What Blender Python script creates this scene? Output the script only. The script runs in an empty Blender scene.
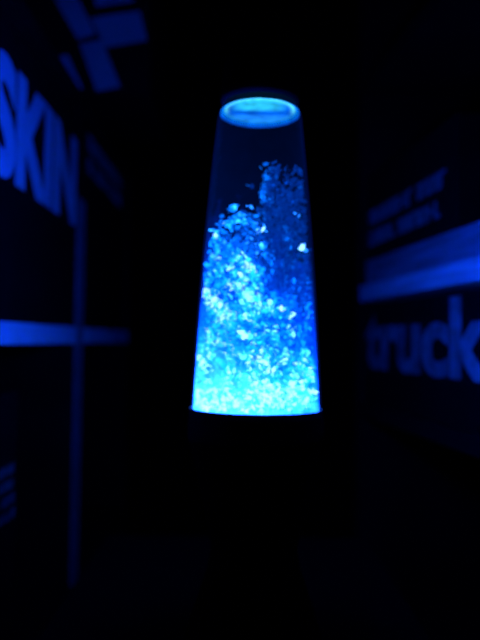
import bpy, bmesh, math, random
from mathutils import Vector, Matrix, noise
random.seed(7)
sc = bpy.context.scene
COL = sc.collection
ZC = 0.25      # eye height above the table top
CY = -0.497    # camera y
FPX = 680.0

# ------------------------------------------------------------------ materials
def mat(name, col, rough=0.6, spec=0.3, var=0.15, scale=40, stretch=None):
    m = bpy.data.materials.new(name); m.use_nodes = True
    nt = m.node_tree; b = nt.nodes['Principled BSDF']
    n = nt.nodes.new('ShaderNodeTexNoise'); n.inputs['Scale'].default_value = scale
    tc = nt.nodes.new('ShaderNodeTexCoord')
    if stretch:
        mp = nt.nodes.new('ShaderNodeMapping'); mp.inputs['Scale'].default_value = stretch
        nt.links.new(tc.outputs['Object'], mp.inputs['Vector']); nt.links.new(mp.outputs['Vector'], n.inputs['Vector'])
    else: nt.links.new(tc.outputs['Object'], n.inputs['Vector'])
    r = nt.nodes.new('ShaderNodeValToRGB')
    r.color_ramp.elements[0].position = .3; r.color_ramp.elements[1].position = .7
    r.color_ramp.elements[0].color = (*[c*(1-var) for c in col], 1)
    r.color_ramp.elements[1].color = (*[min(1, c*(1+var)) for c in col], 1)
    nt.links.new(n.outputs['Fac'], r.inputs['Fac']); nt.links.new(r.outputs['Color'], b.inputs['Base Color'])
    b.inputs['Roughness'].default_value = rough
    b.inputs['Specular IOR Level'].default_value = spec
    return m
M_black = mat('black_lacquer', (.004,.004,.005), .8, .04)
M_collar = mat('dark_collar_metal', (.030,.030,.033), .6, .06)
M_carcass = mat('black_wood', (.004,.004,.005), .85, .04, .3, 12)
M_pale = mat('pale_board', (.66,.67,.68), .6, .15, .06)
M_pale2 = mat('worn_pale_board', (.52,.53,.54), .6, .12, .3, 30, (1,.3,6))
M_grey = mat('grey_edge', (.17,.17,.18), .7, .08)
M_box = mat('black_card', (.0032,.0032,.004), .85, .03)
M_ink = mat('white_ink', (.55,.56,.59), .7, .08, .08)
M_inkmid = mat('pale_grey_ink', (.29,.29,.30), .7, .08, .12, 20)
M_inkworn = mat('worn_grey_ink', (.17,.17,.18), .7, .08, .5, 45)
M_inkdim = mat('grey_ink', (.20,.20,.20), .7, .08, .3, 60)
M_inkfaint = mat('faint_grey_ink', (.14,.14,.14), .7, .08, .3, 60)
M_cover = mat('blue_grey_cover', (.19,.20,.22), .7, .08, .4, 30, (1,.25,8))
M_page = mat('paper_page', (.5,.5,.48), .8, .05)
M_wall = mat('dark_wall_paint', (.007,.007,.009), .9, .03)
M_floor = mat('dark_floor', (.007,.007,.007), .8, .05, .4, 8)

def out_only(m):
    m.use_nodes = True; nt = m.node_tree; nt.nodes.clear()
    return nt, nt.nodes.new('ShaderNodeOutputMaterial')

# flakes: painted emission per flake, in place of reflected bulb light
M_flake = bpy.data.materials.new('glitter_painted_glow'); nt, o = out_only(M_flake)
a = nt.nodes.new('ShaderNodeAttribute'); a.attribute_name = 'glow'
e = nt.nodes.new('ShaderNodeEmission'); nt.links.new(a.outputs['Color'], e.inputs['Color'])
nt.links.new(e.outputs['Emission'], o.inputs['Surface']); M_flake.cycles.emission_sampling = 'NONE'

# liquid: see-through shell adding a blue glow that dies out with height
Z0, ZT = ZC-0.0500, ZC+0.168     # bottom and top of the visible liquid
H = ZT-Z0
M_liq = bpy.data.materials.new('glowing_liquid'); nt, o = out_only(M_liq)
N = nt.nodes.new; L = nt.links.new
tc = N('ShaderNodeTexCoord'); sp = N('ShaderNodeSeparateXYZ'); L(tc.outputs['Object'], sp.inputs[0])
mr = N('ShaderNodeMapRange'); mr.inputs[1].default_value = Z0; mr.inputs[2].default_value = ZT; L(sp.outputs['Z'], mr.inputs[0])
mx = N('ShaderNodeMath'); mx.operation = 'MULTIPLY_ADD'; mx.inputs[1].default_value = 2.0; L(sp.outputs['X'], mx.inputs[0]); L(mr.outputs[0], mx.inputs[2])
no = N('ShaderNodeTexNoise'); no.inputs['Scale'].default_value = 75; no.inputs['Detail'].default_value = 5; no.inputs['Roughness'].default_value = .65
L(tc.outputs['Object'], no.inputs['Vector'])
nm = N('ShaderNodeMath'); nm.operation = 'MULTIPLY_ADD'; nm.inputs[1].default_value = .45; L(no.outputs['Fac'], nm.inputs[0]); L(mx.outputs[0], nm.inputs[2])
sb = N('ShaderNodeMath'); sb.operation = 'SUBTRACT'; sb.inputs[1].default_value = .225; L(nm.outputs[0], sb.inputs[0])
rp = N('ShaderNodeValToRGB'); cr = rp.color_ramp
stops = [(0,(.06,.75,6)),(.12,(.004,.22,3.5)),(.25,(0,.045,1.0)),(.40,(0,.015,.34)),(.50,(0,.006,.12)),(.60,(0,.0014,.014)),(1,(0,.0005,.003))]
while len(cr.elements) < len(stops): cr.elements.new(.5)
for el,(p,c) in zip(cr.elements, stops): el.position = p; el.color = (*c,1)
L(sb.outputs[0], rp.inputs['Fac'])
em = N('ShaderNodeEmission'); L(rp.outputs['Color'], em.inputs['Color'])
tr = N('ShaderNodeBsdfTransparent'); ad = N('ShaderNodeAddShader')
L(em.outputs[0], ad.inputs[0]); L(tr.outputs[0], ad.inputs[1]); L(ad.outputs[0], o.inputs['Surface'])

# glass wall: clear, faint outside sheen, own emission inside imitates piped bulb light
M_glass = bpy.data.materials.new('clear_glass'); nt, o = out_only(M_glass)
N = nt.nodes.new; L = nt.links.new
at = N('ShaderNodeAttribute'); at.attribute_name = 'glow'
ge = N('ShaderNodeNewGeometry'); s1 = N('ShaderNodeMath'); s1.operation='SUBTRACT'; s1.inputs[0].default_value=1; L(ge.outputs['Backfacing'], s1.inputs[1])
s2 = N('ShaderNodeMath'); s2.operation='MULTIPLY'; L(s1.outputs[0], s2.inputs[0]); L(at.outputs['Fac'], s2.inputs[1])
s3 = N('ShaderNodeMath'); s3.operation='MULTIPLY'; s3.inputs[1].default_value=.05; L(s2.outputs[0], s3.inputs[0])
tr = N('ShaderNodeBsdfTransparent'); gl = N('ShaderNodeBsdfGlossy'); gl.inputs['Roughness'].default_value = .15
mi = N('ShaderNodeMixShader'); L(s3.outputs[0], mi.inputs[0]); L(tr.outputs[0], mi.inputs[1]); L(gl.outputs[0], mi.inputs[2]); L(mi.outputs[0], o.inputs['Surface'])
ve = N('ShaderNodeEmission'); ve.inputs['Color'].default_value = (0,.07,1,1); ve.inputs['Strength'].default_value = 5.5
L(ve.outputs[0], o.inputs['Volume'])

# top liquid surface and glass shoulder, bulb glow and highlights painted in as emission
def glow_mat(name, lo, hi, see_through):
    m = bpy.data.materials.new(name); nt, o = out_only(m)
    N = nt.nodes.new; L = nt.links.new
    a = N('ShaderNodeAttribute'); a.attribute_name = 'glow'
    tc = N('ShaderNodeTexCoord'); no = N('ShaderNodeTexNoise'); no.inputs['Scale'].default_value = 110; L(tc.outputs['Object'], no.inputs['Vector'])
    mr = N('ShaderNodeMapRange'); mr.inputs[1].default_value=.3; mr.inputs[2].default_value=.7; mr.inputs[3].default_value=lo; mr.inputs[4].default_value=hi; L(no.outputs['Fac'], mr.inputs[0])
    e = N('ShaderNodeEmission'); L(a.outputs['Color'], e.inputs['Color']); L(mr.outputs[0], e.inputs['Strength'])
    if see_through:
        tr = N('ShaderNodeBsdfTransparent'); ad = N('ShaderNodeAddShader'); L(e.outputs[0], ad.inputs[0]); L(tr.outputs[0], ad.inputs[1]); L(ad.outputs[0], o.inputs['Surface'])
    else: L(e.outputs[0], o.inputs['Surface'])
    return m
M_top = glow_mat('liquid_surface_painted_glow', .7, 1.4, False)
M_rim = glow_mat('glass_shoulder_painted_glow', .7, 1.3, True)

# ------------------------------------------------------------------ helpers
def link_mesh(name, bm, m, parent=None, smooth=False):
    me = bpy.data.meshes.new(name); bm.normal_update(); bm.to_mesh(me); bm.free()
    me.materials.append(m)
    if smooth:
        for p in me.polygons: p.use_smooth = True
    ob = bpy.data.objects.new(name, me); COL.objects.link(ob)
    if parent: ob.parent = parent
    return ob
def box_into(bm, x0,x1,y0,y1,z0,z1, bev=0.0):
    b2 = bmesh.new()
    bmesh.ops.create_cube(b2, size=1, matrix=Matrix.Translation(((x0+x1)/2,(y0+y1)/2,(z0+z1)/2)) @ Matrix.Diagonal((x1-x0,y1-y0,z1-z0,1)))
    if bev: bmesh.ops.bevel(b2, geom=b2.edges[:], offset=bev, segments=2, affect='EDGES', profile=.7)
    tmp = bpy.data.meshes.new('t'); b2.to_mesh(tmp); b2.free(); bm.from_mesh(tmp); bpy.data.meshes.remove(tmp)
def box(name, dims, m, parent=None, bev=.0015):
    bm = bmesh.new(); box_into(bm, *dims, bev=bev); return link_mesh(name, bm, m, parent)
def lathe(name, prof, m, parent, segs=64, closed=False, cols=None):
    bm = bmesh.new(); rings = []
    lay = bm.verts.layers.float_color.new('glow') if cols else None
    for k,(r,z) in enumerate(prof):
        if r < 1e-6: ring = [bm.verts.new((0,0,z))]
        else: ring = [bm.verts.new((r*math.cos(2*math.pi*i/segs), r*math.sin(2*math.pi*i/segs), z)) for i in range(segs)]
        if cols:
            for v in ring: v[lay] = (*(cols(v.co) if callable(cols) else cols[k]),1)
        rings.append(ring)
    pairs = list(zip(rings, rings[1:]))
    if closed: pairs.append((rings[-1], rings[0]))
    for A,B in pairs:
        for i in range(segs):
            j = (i+1) % segs
            if len(A)==1 and len(B)==1: continue
            if len(A)==1: bm.faces.new((A[0],B[j],B[i]))
            elif len(B)==1: bm.faces.new((A[i],A[j],B[0]))
            else: bm.faces.new((A[i],A[j],B[j],B[i]))
    bmesh.ops.recalc_face_normals(bm, faces=bm.faces[:])
    return link_mesh(name, bm, m, parent, True)
def thing(name, label, cat, loc, rotz=0, group=None):
    o = bpy.data.objects.new(name, None); COL.objects.link(o); o.empty_display_size = .05
    o.location = loc; o.rotation_euler = (0,0,rotz); o['label'] = label; o['category'] = cat
    if group: o['group'] = group
    return o
def struct(name, dims, m):
    o = box(name, dims, m, None, 0); o['kind'] = 'structure'; return o
AX = {'left': ((0,1,0),(0,0,1),(1,0,0)), 'right': ((0,-1,0),(0,0,1),(-1,0,0)), 'cam': ((1,0,0),(0,0,1),(0,-1,0))}
def frame(side, origin):
    ax = AX[side]
    return Matrix.Translation(origin) @ Matrix([[ax[0][i],ax[1][i],ax[2][i]] for i in range(3)]).to_4x4()
def lettering(txt, side, origin, w, h, m, parent, bold=.012, name='lettering'):
    cu = bpy.data.curves.new('t','FONT'); cu.body = txt; cu.offset = bold; cu.extrude = .02; cu.resolution_u = 6
    ob = bpy.data.objects.new('t', cu); COL.objects.link(ob); bpy.context.view_layer.update()
    me = bpy.data.meshes.new_from_object(ob.evaluated_get(bpy.context.evaluated_depsgraph_get()))
    bpy.data.objects.remove(ob); bpy.data.curves.remove(cu)
    xs=[v.co.x for v in me.vertices]; ys=[v.co.y for v in me.vertices]
    F = frame(side, origin)
    x0,x1,y0,y1 = min(xs),max(xs),min(ys),max(ys)
    for v in me.vertices:
        v.co = F @ Vector(((v.co.x-x0)/(x1-x0)*w, (v.co.y-y0)/(y1-y0)*h, .0008+v.co.z*.02))
    bm = bmesh.new(); bm.from_mesh(me); bpy.data.meshes.remove(me)
    return link_mesh(name, bm, m, parent)
def strokes(polys, side, origin, m, parent, name='lettering'):
    F = frame(side, origin); bm = bmesh.new()
    for p in polys:
        b = [bm.verts.new(F @ Vector((x,y,.0003))) for x,y in p]; t = [bm.verts.new(F @ Vector((x,y,.0012))) for x,y in p]
        bm.faces.new(t); n=len(p)
        for i in range(n): bm.faces.new((b[i],b[(i+1)%n],t[(i+1)%n],t[i]))
    bmesh.ops.recalc_face_normals(bm, faces=bm.faces[:])
    return link_mesh(name, bm, m, parent)
def text_rows(rows, w, h, seed):
    """rows of unreadable small print: upright and flat letter-like strokes"""
    R = random.Random(seed); out=[]
    for z in rows:
        x = 0
        while x < w-h:
            lw = h*R.uniform(.45,.8); k = R.random()
            if k < .12: x += lw; continue
            out.append([(x,z),(x+lw*.32,z),(x+lw*.32,z+h),(x,z+h)])
            if k < .6: zz = z+h*R.choice((0,.4,.78)); out.append([(x+lw*.32,zz),(x+lw,zz),(x+lw,zz+h*.22),(x+lw*.32,zz+h*.22)])
            if k > .45: out.append([(x+lw*.7,z),(x+lw,z),(x+lw,z+h*.95),(x+lw*.7,z+h*.95)])
            x += lw*1.3
    return out
def Y(D): return CY + D

# ------------------------------------------------------------------ room
FZ = -.72
struct('floor', (-.62,.95,-1.2,2.4,FZ-.05,FZ), M_floor)
struct('ceiling', (-.62,.95,-1.2,2.4,1.7,1.75), M_wall)
struct('wall_back', (-.62,.95,2.4,2.45,FZ,1.7), M_wall)
struct('wall_left', (-.62,-.57,-1.2,2.4,FZ,1.7), M_wall)
struct('wall_right', (.9,.95,-1.2,2.4,FZ,1.7), M_wall)
for nm,d in (('baseboard_left',(-.57,-.558,-1.2,2.4,FZ,FZ+.08)),('baseboard_back',(-.558,.888,2.388,2.4,FZ,FZ+.08)),('baseboard_right',(.888,.9,-1.2,2.4,FZ,FZ+.08))):
    struct(nm, d, M_wall)

# ------------------------------------------------------------------ table under the lamp
t = thing('side_table', 'narrow black side table under the glowing lamp', 'table', (0,.05,FZ))
box('tabletop', (-.165,.165,-.30,.33,.69,.72), M_black, t, .003)
for sx in (-1,1):
    for sy in (-.27,.30):
        box('leg', (sx*.14-.018,sx*.14+.018,sy-.018,sy+.018,0,.69), M_black, t, .002)

# ------------------------------------------------------------------ lamp
LX = .0125
lamp = thing('glitter_lamp', 'glowing blue glitter lamp with tapered glass globe on a black base', 'lamp', (LX,0,0))
def Rg(z):
    t_ = (z-Z0)/H; return .0473 - .0170*t_ + .0018*math.sin(math.pi*max(0,min(1,t_)))
lathe('base', [(0,0),(.056,0),(.058,.004),(.056,.012),(.047,.045),(.034,.085),(.031,.10),(.034,.118),(.043,.160),(.0485,Z0-.022),(.0478,Z0-.019),(.0475,Z0-.006),(0,Z0-.006)], M_black, lamp)
co_=lathe('collar', [(.0479,Z0-.004),(.0479,Z0+.001),(.0484,Z0+.001),(.0490,Z0-.006),(.0494,Z0-.018),(.0490,Z0-.0215),(.0486,Z0-.0215),(.0480,Z0-.015)], M_collar, lamp, 72, True); co_['label']='dark metal collar'
zs = [Z0-.003 + (H-.001)*i/24 for i in range(25)]
outer = [(Rg(z),z) for z in zs] + [(.0301,ZT-.0022),(.0297,ZT-.0002),(.0288,ZT+.0015),(.0274,ZT+.003),(.0260,ZT+.004),(.0258,ZT+.016)]
inner = [(r-.0008,z) for r,z in outer][::-1]
lathe('glass_globe', outer+inner, M_glass, lamp, 96, True, [(1,1,1)]*len(outer)+[(0,0,0)]*len(inner))
lz = [Z0 + (H-.003)*i/30 for i in range(31)]
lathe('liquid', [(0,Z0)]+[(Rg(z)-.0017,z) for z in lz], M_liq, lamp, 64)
rr = [0,.002,.004,.006,.008,.010,.012,.0135,.015,.0165,.018,.0195,.021,.0225,.0237,.0248,.0257]
def painted_top_glow(co):  # painted cyan highlight, darker line and bright edge, imitating refracted bulb light
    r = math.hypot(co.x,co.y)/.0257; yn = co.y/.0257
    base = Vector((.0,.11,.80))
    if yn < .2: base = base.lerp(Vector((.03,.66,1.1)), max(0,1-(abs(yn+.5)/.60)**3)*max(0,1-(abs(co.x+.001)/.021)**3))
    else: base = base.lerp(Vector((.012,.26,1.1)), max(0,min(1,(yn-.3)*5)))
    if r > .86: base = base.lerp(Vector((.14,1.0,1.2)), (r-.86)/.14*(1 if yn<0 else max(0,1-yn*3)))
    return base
lathe('liquid_surface', [(r,ZT+.0015) for r in rr], M_top, lamp, 96, False, painted_top_glow)
lathe('painted_glow_rim', [(.0291,ZT-.0020),(.0288,ZT-.0004),(.0281,ZT+.0005),(.0271,ZT+.0011),(.0257,ZT+.0015)], M_rim, lamp, 64, False,
      [(0,.07,.7),(0,.11,.8),(0,.14,.8),(.0,.2,.8),(.03,.4,.8)])  # painted shoulder glow, stronger towards the inner edge
lathe('cap', [(0,ZT+.008),(.0250,ZT+.008),(.0250,ZT+.0055),(.0275,ZT+.0058),(.0292,ZT+.009),(.0270,ZT+.034),(.0250,ZT+.037),(0,ZT+.038)], M_black, lamp, 64)

# glitter
bm = bmesh.new(); lay = bm.verts.layers.float_color.new('glow')
def ss(a,b,x):
    t_=max(0,min(1,(x-a)/(b-a))); return t_*t_*(3-2*t_)
def flake(p, r, c, nrm=None, n=5):
    nrm = nrm or Vector((random.gauss(0,1),random.gauss(0,1),random.gauss(0,1))).normalized()
    q = nrm.to_track_quat('Z','Y'); vs=[]; asp=random.uniform(.35,.85); ro=random.uniform(0,6.28)
    for i in range(n):
        a_=2*math.pi*i/n+random.uniform(-.25,.25); k=r*random.uniform(.55,1.4)
        x_,y_=k*math.cos(a_),k*math.sin(a_)*asp
        v=bm.verts.new(p+q@Vector((x_*math.cos(ro)-y_*math.sin(ro),x_*math.sin(ro)+y_*math.cos(ro),0))); v[lay]=(*c,1); vs.append(v)
    bm.faces.new(vs)
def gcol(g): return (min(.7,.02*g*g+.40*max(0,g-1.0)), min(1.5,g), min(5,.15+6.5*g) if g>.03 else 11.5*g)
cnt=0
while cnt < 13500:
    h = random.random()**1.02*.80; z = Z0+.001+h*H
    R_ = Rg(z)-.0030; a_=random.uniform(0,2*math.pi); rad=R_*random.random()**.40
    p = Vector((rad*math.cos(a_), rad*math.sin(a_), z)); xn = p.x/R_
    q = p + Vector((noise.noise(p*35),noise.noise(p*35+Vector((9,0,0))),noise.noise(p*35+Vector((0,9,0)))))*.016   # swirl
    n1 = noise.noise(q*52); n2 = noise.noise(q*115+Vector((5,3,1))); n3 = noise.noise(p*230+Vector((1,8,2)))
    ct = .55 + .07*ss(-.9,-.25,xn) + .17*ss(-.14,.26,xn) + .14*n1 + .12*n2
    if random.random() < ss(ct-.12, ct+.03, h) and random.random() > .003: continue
    g = .028+.46*(1-ss(.03,.28,h)) + .60*(1-ss(0,.14,h)) + .20*(1-ss(.25,.66,h))  # bulb light painted into flake brightness, strongest near the bottom
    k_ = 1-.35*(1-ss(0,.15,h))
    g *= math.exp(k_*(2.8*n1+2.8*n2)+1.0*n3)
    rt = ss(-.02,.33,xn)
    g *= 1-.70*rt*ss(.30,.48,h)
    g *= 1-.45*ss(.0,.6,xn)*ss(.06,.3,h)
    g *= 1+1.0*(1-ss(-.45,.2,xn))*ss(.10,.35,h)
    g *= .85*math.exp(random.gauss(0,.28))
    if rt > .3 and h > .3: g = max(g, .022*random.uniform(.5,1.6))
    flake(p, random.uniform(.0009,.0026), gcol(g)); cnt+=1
# larger flakes close to the glass in small clumps, glints painted as emission
for px,py,r in ((262,228,.0036),(303,244,.0036),(290,313,.0040),(240,333,.0040),(284,358,.003),(250,205,.0016),(228,372,.003),(262,380,.003),(300,372,.0024),(208,392,.003),(246,396,.0036),(277,392,.0034),(306,400,.003),(222,398,.003),(236,352,.0022),(218,345,.0022),(244,268,.0020),(222,240,.0018),(238,212,.0018),(293,196,.0014),(272,182,.0014),(286,178,.0014),(200,378,.0026),(290,384,.003),(255,366,.0026),(250,238,.0022),(256,252,.0018),(280,192,.0014),(300,210,.0014),(234,404,.003),(258,404,.003),(292,404,.003),(205,404,.003),(268,402,.003),(254,222,.002),(214,380,.0028),(240,382,.0028),(226,388,.003)):
    big = py>200
    for k in range(3):
        px_=px+(0 if k==0 else random.gauss(0,3.5)); py_=py+(0 if k==0 else random.gauss(0,2.5)); r_=r*(.9 if k==0 else random.uniform(.4,.75))
        z = ZC-(py_-340)*.000731*.93; z=max(Z0+.003,z); x=(px_-257+(py_-320)*.014)*.000731*.93
        R_=Rg(z)-.0045; x=max(-R_*.95,min(R_*.95,x)); y=-math.sqrt(R_*R_-x*x)
        c = (.6,1.7,3) if (r_>=.0026) else ((.03,.5,3) if big else (0,.07,.8))
        flake(Vector((x,y,z)), r_, c, Vector((random.gauss(0,.6),-1,random.gauss(0,.6))).normalized(), 6)
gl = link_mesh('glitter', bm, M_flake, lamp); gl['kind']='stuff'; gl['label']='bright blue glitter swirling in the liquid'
# the bulb's light leaving the globe
ld = bpy.data.lights.new('bulb_light','POINT'); ld.energy = 16; ld.color=(.0003,.034,1); ld.shadow_soft_size=.022
lo = bpy.data.objects.new('bulb_light', ld); COL.objects.link(lo); lo.location=(0,0,ZC+.05); lo.parent=lamp

# ------------------------------------------------------------------ left bookcase (front plane x=-.22)
XF=-.22; XB=-.50; U0,U1=.918,.955
y0,y1=Y(.30),Y(1.36); b = thing('bookcase', 'low black bookcase left of the lamp with one pale shelf and pale upright', 'bookcase', (-.36,(y0+y1)/2,FZ))
def L_(x0,x1,ya,yb,z0,z1): return (x0+.36,x1+.36,ya-b.location.y,yb-b.location.y,z0-FZ,z1-FZ)
TOP=ZC+.315; S=ZC+.0145
box('side_panel', L_(XB,XF,y0,y0+.025,FZ,TOP), M_carcass, b)
box('side_panel', L_(XB,XF,y1-.025,y1,FZ,TOP), M_carcass, b)
up=box('upright', L_(XB,XF-.003,Y(U0),Y(U1),FZ+.08,TOP), M_carcass, b)
es=box('edge_strip', L_(XF-.003,XF,Y(U0),Y(U1),FZ+.08,ZC+.19), M_grey, up, .0006); es['label']='pale edge strip'
box('top_board', L_(XB,XF+.002,y0-.002,y1+.002,TOP,TOP+.018), M_carcass, b)
box('back_panel', L_(XB-.006,XB,y0,y1,FZ,TOP), M_carcass, b, 0)
for ya,yb in ((y0+.025,Y(U0)),(Y(U1),y1-.025)):
    s=box('shelf', L_(XB,XF+.001,ya,yb,ZC-.0075,S), M_pale, b); s['label']='pale shelf'
    box('shelf', L_(XB,XF,ya,yb,ZC-.35,ZC-.33), M_carcass, b)
    box('shelf', L_(XB,XF,ya,yb,ZC-.66,ZC-.64), M_carcass, b)
    box('shelf', L_(XB,XF,ya,yb,FZ+.06,FZ+.08), M_carcass, b)

def left_box(name,label,cat,Da,Db,z0,z1,depth=.22,group=None,x=XF-.006):
    t=thing(name,label,cat,(x-depth/2,Y((Da+Db)/2),z0),0,group)
    w=(Db-Da)/2
    box('body',(-depth/2,depth/2,-w,w,0,z1-z0),M_box,t,.002)
    return t,depth/2,w
t,dx,w=left_box('storage_box','tall black box with huge white capital letters on the pale shelf','box',.38,.917,S,ZC+.305)
lettering('SKIN','left',(dx,Y(.598)-t.location.y,ZC+.150-S),.318,.118,M_ink,t,.045)
t,dx,w=left_box('storage_box','black box with rows of dim small print beyond the pale upright','box',.965,1.30,S,ZC+.309)
strokes(text_rows((.228,.262),.30,.022,3),'left',(dx,-w+.02,0),M_inkdim,t)
t,dx,w=left_box('storage_box','black box with lines of small print below the pale shelf at far left','box',.36,.70,ZC-.33,ZC-.055)
oy=Y(.585)-t.location.y
strokes(text_rows((.150,.165,.180,.195),.112,.009,5),'left',(dx,oy,0),M_inkfaint,t)
pp=strokes([[(.0,.224),(.052,.224),(.052,.243),(.0,.243)]],'left',(dx,oy,0),M_inkdim,t,'printed_patch'); pp['label']='brighter printed patch'

# box lying on top of the bookcase, jutting out, bold mark on the end facing us
D=.92; zb=TOP+.018
t=thing('cardboard_box','black box with bold angular white marks jutting out from top of the bookcase','box',(-.268,Y(D)+.11,zb))
box('body',(-.132,.140,-.11,.11,0,.20),M_box,t,.002)
def P(px,py): return ((px-240)/FPX*D+.268, ZC-(py-340)/FPX*D - zb)
marks=[[(46,-6),(68,-10),(90,32),(72,38)],[(74,43),(96,38),(116,86),(92,91)],
       [(84,16),(134,8),(142,38),(100,46)],
       [(80,-30),(122,-34),(128,-2),(90,4)],
       [(44,58),(62,54),(78,88),(58,91)]]
strokes([[P(*q) for q in m_] for m_ in marks],'cam',(0,-.11,0),M_inkmid,t,'emblem')

# ------------------------------------------------------------------ right bookcase, turned a little
TH=math.radians(7.5); P0=Vector((.22,Y(.623),0)); RM=Matrix.Rotation(TH,3,'Z')
def rloc(x,s,z): return P0+RM@Vector((x,s,0))+Vector((0,0,z))
b=thing('bookcase','black bookcase right of the lamp with one pale shelf edge','bookcase',rloc(.14,.02,FZ),TH)
RT=ZC+.70
def R_(x0,x1,s0,s1,z0,z1): return (x0-.14,x1-.14,s0-.02,s1-.02,z0-FZ,z1-FZ)
box('side_panel',R_(0,.28,-.345,-.32,FZ,RT),M_carcass,b); box('side_panel',R_(0,.28,.36,.385,FZ,RT),M_carcass,b)
box('top_board',R_(-.002,.28,-.347,.387,RT,RT+.02),M_carcass,b); box('back_panel',R_(.28,.286,-.345,.385,FZ,RT),M_carcass,b,0)
s=box('shelf',R_(-.001,.28,-.32,.36,ZC+.058,ZC+.080),M_pale2,b); s['label']='pale shelf'
for z in (ZC+.36,ZC-.105,ZC-.40,ZC-.70,FZ+.06): box('shelf',R_(0,.28,-.32,.36,z,z+.02),M_carcass,b)
def right_box(name,label,s0,s1,z0,z1,m=M_box,depth=.2,x=.006,cat='box'):
    t=thing(name,label,cat,rloc(x+depth/2,(s0+s1)/2,z0),TH); w=(s1-s0)/2
    if m: box('body',(-depth/2,depth/2,-w,w,0,z1-z0),m,t,.002)
    return t,depth/2,w
z0=ZC-.085
t,dx,w=right_box('storage_box','black box with big pale lowercase letters under the pale shelf on the right',-.25,.352,z0,ZC+.052)
lettering('trucks','right',(-dx,w-.004,ZC-.037-z0),.405,.084,M_inkworn,t,.035)
z0=ZC+.0803
t,dx,w=right_box('book','thick blue-grey book lying flat on the right pale shelf',-.22,.345,z0,z0+.034,None,.2,.004,'book')
bm=bmesh.new(); box_into(bm,-dx,dx,-w,w,0,.003); box_into(bm,-dx,dx,-w,w,.031,.034); box_into(bm,-dx,-dx+.003,-w,w,.003,.031); link_mesh('cover',bm,M_cover,t)
box('pages',(-dx+.003,dx-.004,-w+.004,w-.004,.003,.031),M_page,t,0)
z0=ZC+.1146
t,dx,w=right_box('storage_box','black box with rows of small print on top of the flat book',.06,.345,z0,ZC+.235)
strokes(text_rows((.020,.050),.26,.019,9),'right',(-dx,w-.008,0),M_inkdim,t)

# ------------------------------------------------------------------ world, camera
wd=bpy.data.worlds.new('night'); sc.world=wd; wd.use_nodes=True
wd.node_tree.nodes['Background'].inputs['Color'].default_value=(.0004,.0004,.001,1)
cam=bpy.data.cameras.new('camera'); co=bpy.data.objects.new('camera',cam); COL.objects.link(co)
cam.sensor_fit='VERTICAL'; cam.sensor_height=24; cam.lens=FPX/640*24; cam.clip_start=.01
co.location=(0,CY,ZC)
co.rotation_euler=(Matrix.Rotation(math.radians(90+1.7),3,'X')@Matrix.Rotation(math.radians(.8),3,'Z')).to_euler()
cam.dof.use_dof=True; cam.dof.focus_distance=.378; cam.dof.aperture_fstop=3.0
sc.camera=co
sc.view_settings.view_transform='Standard'; sc.view_settings.look='None'
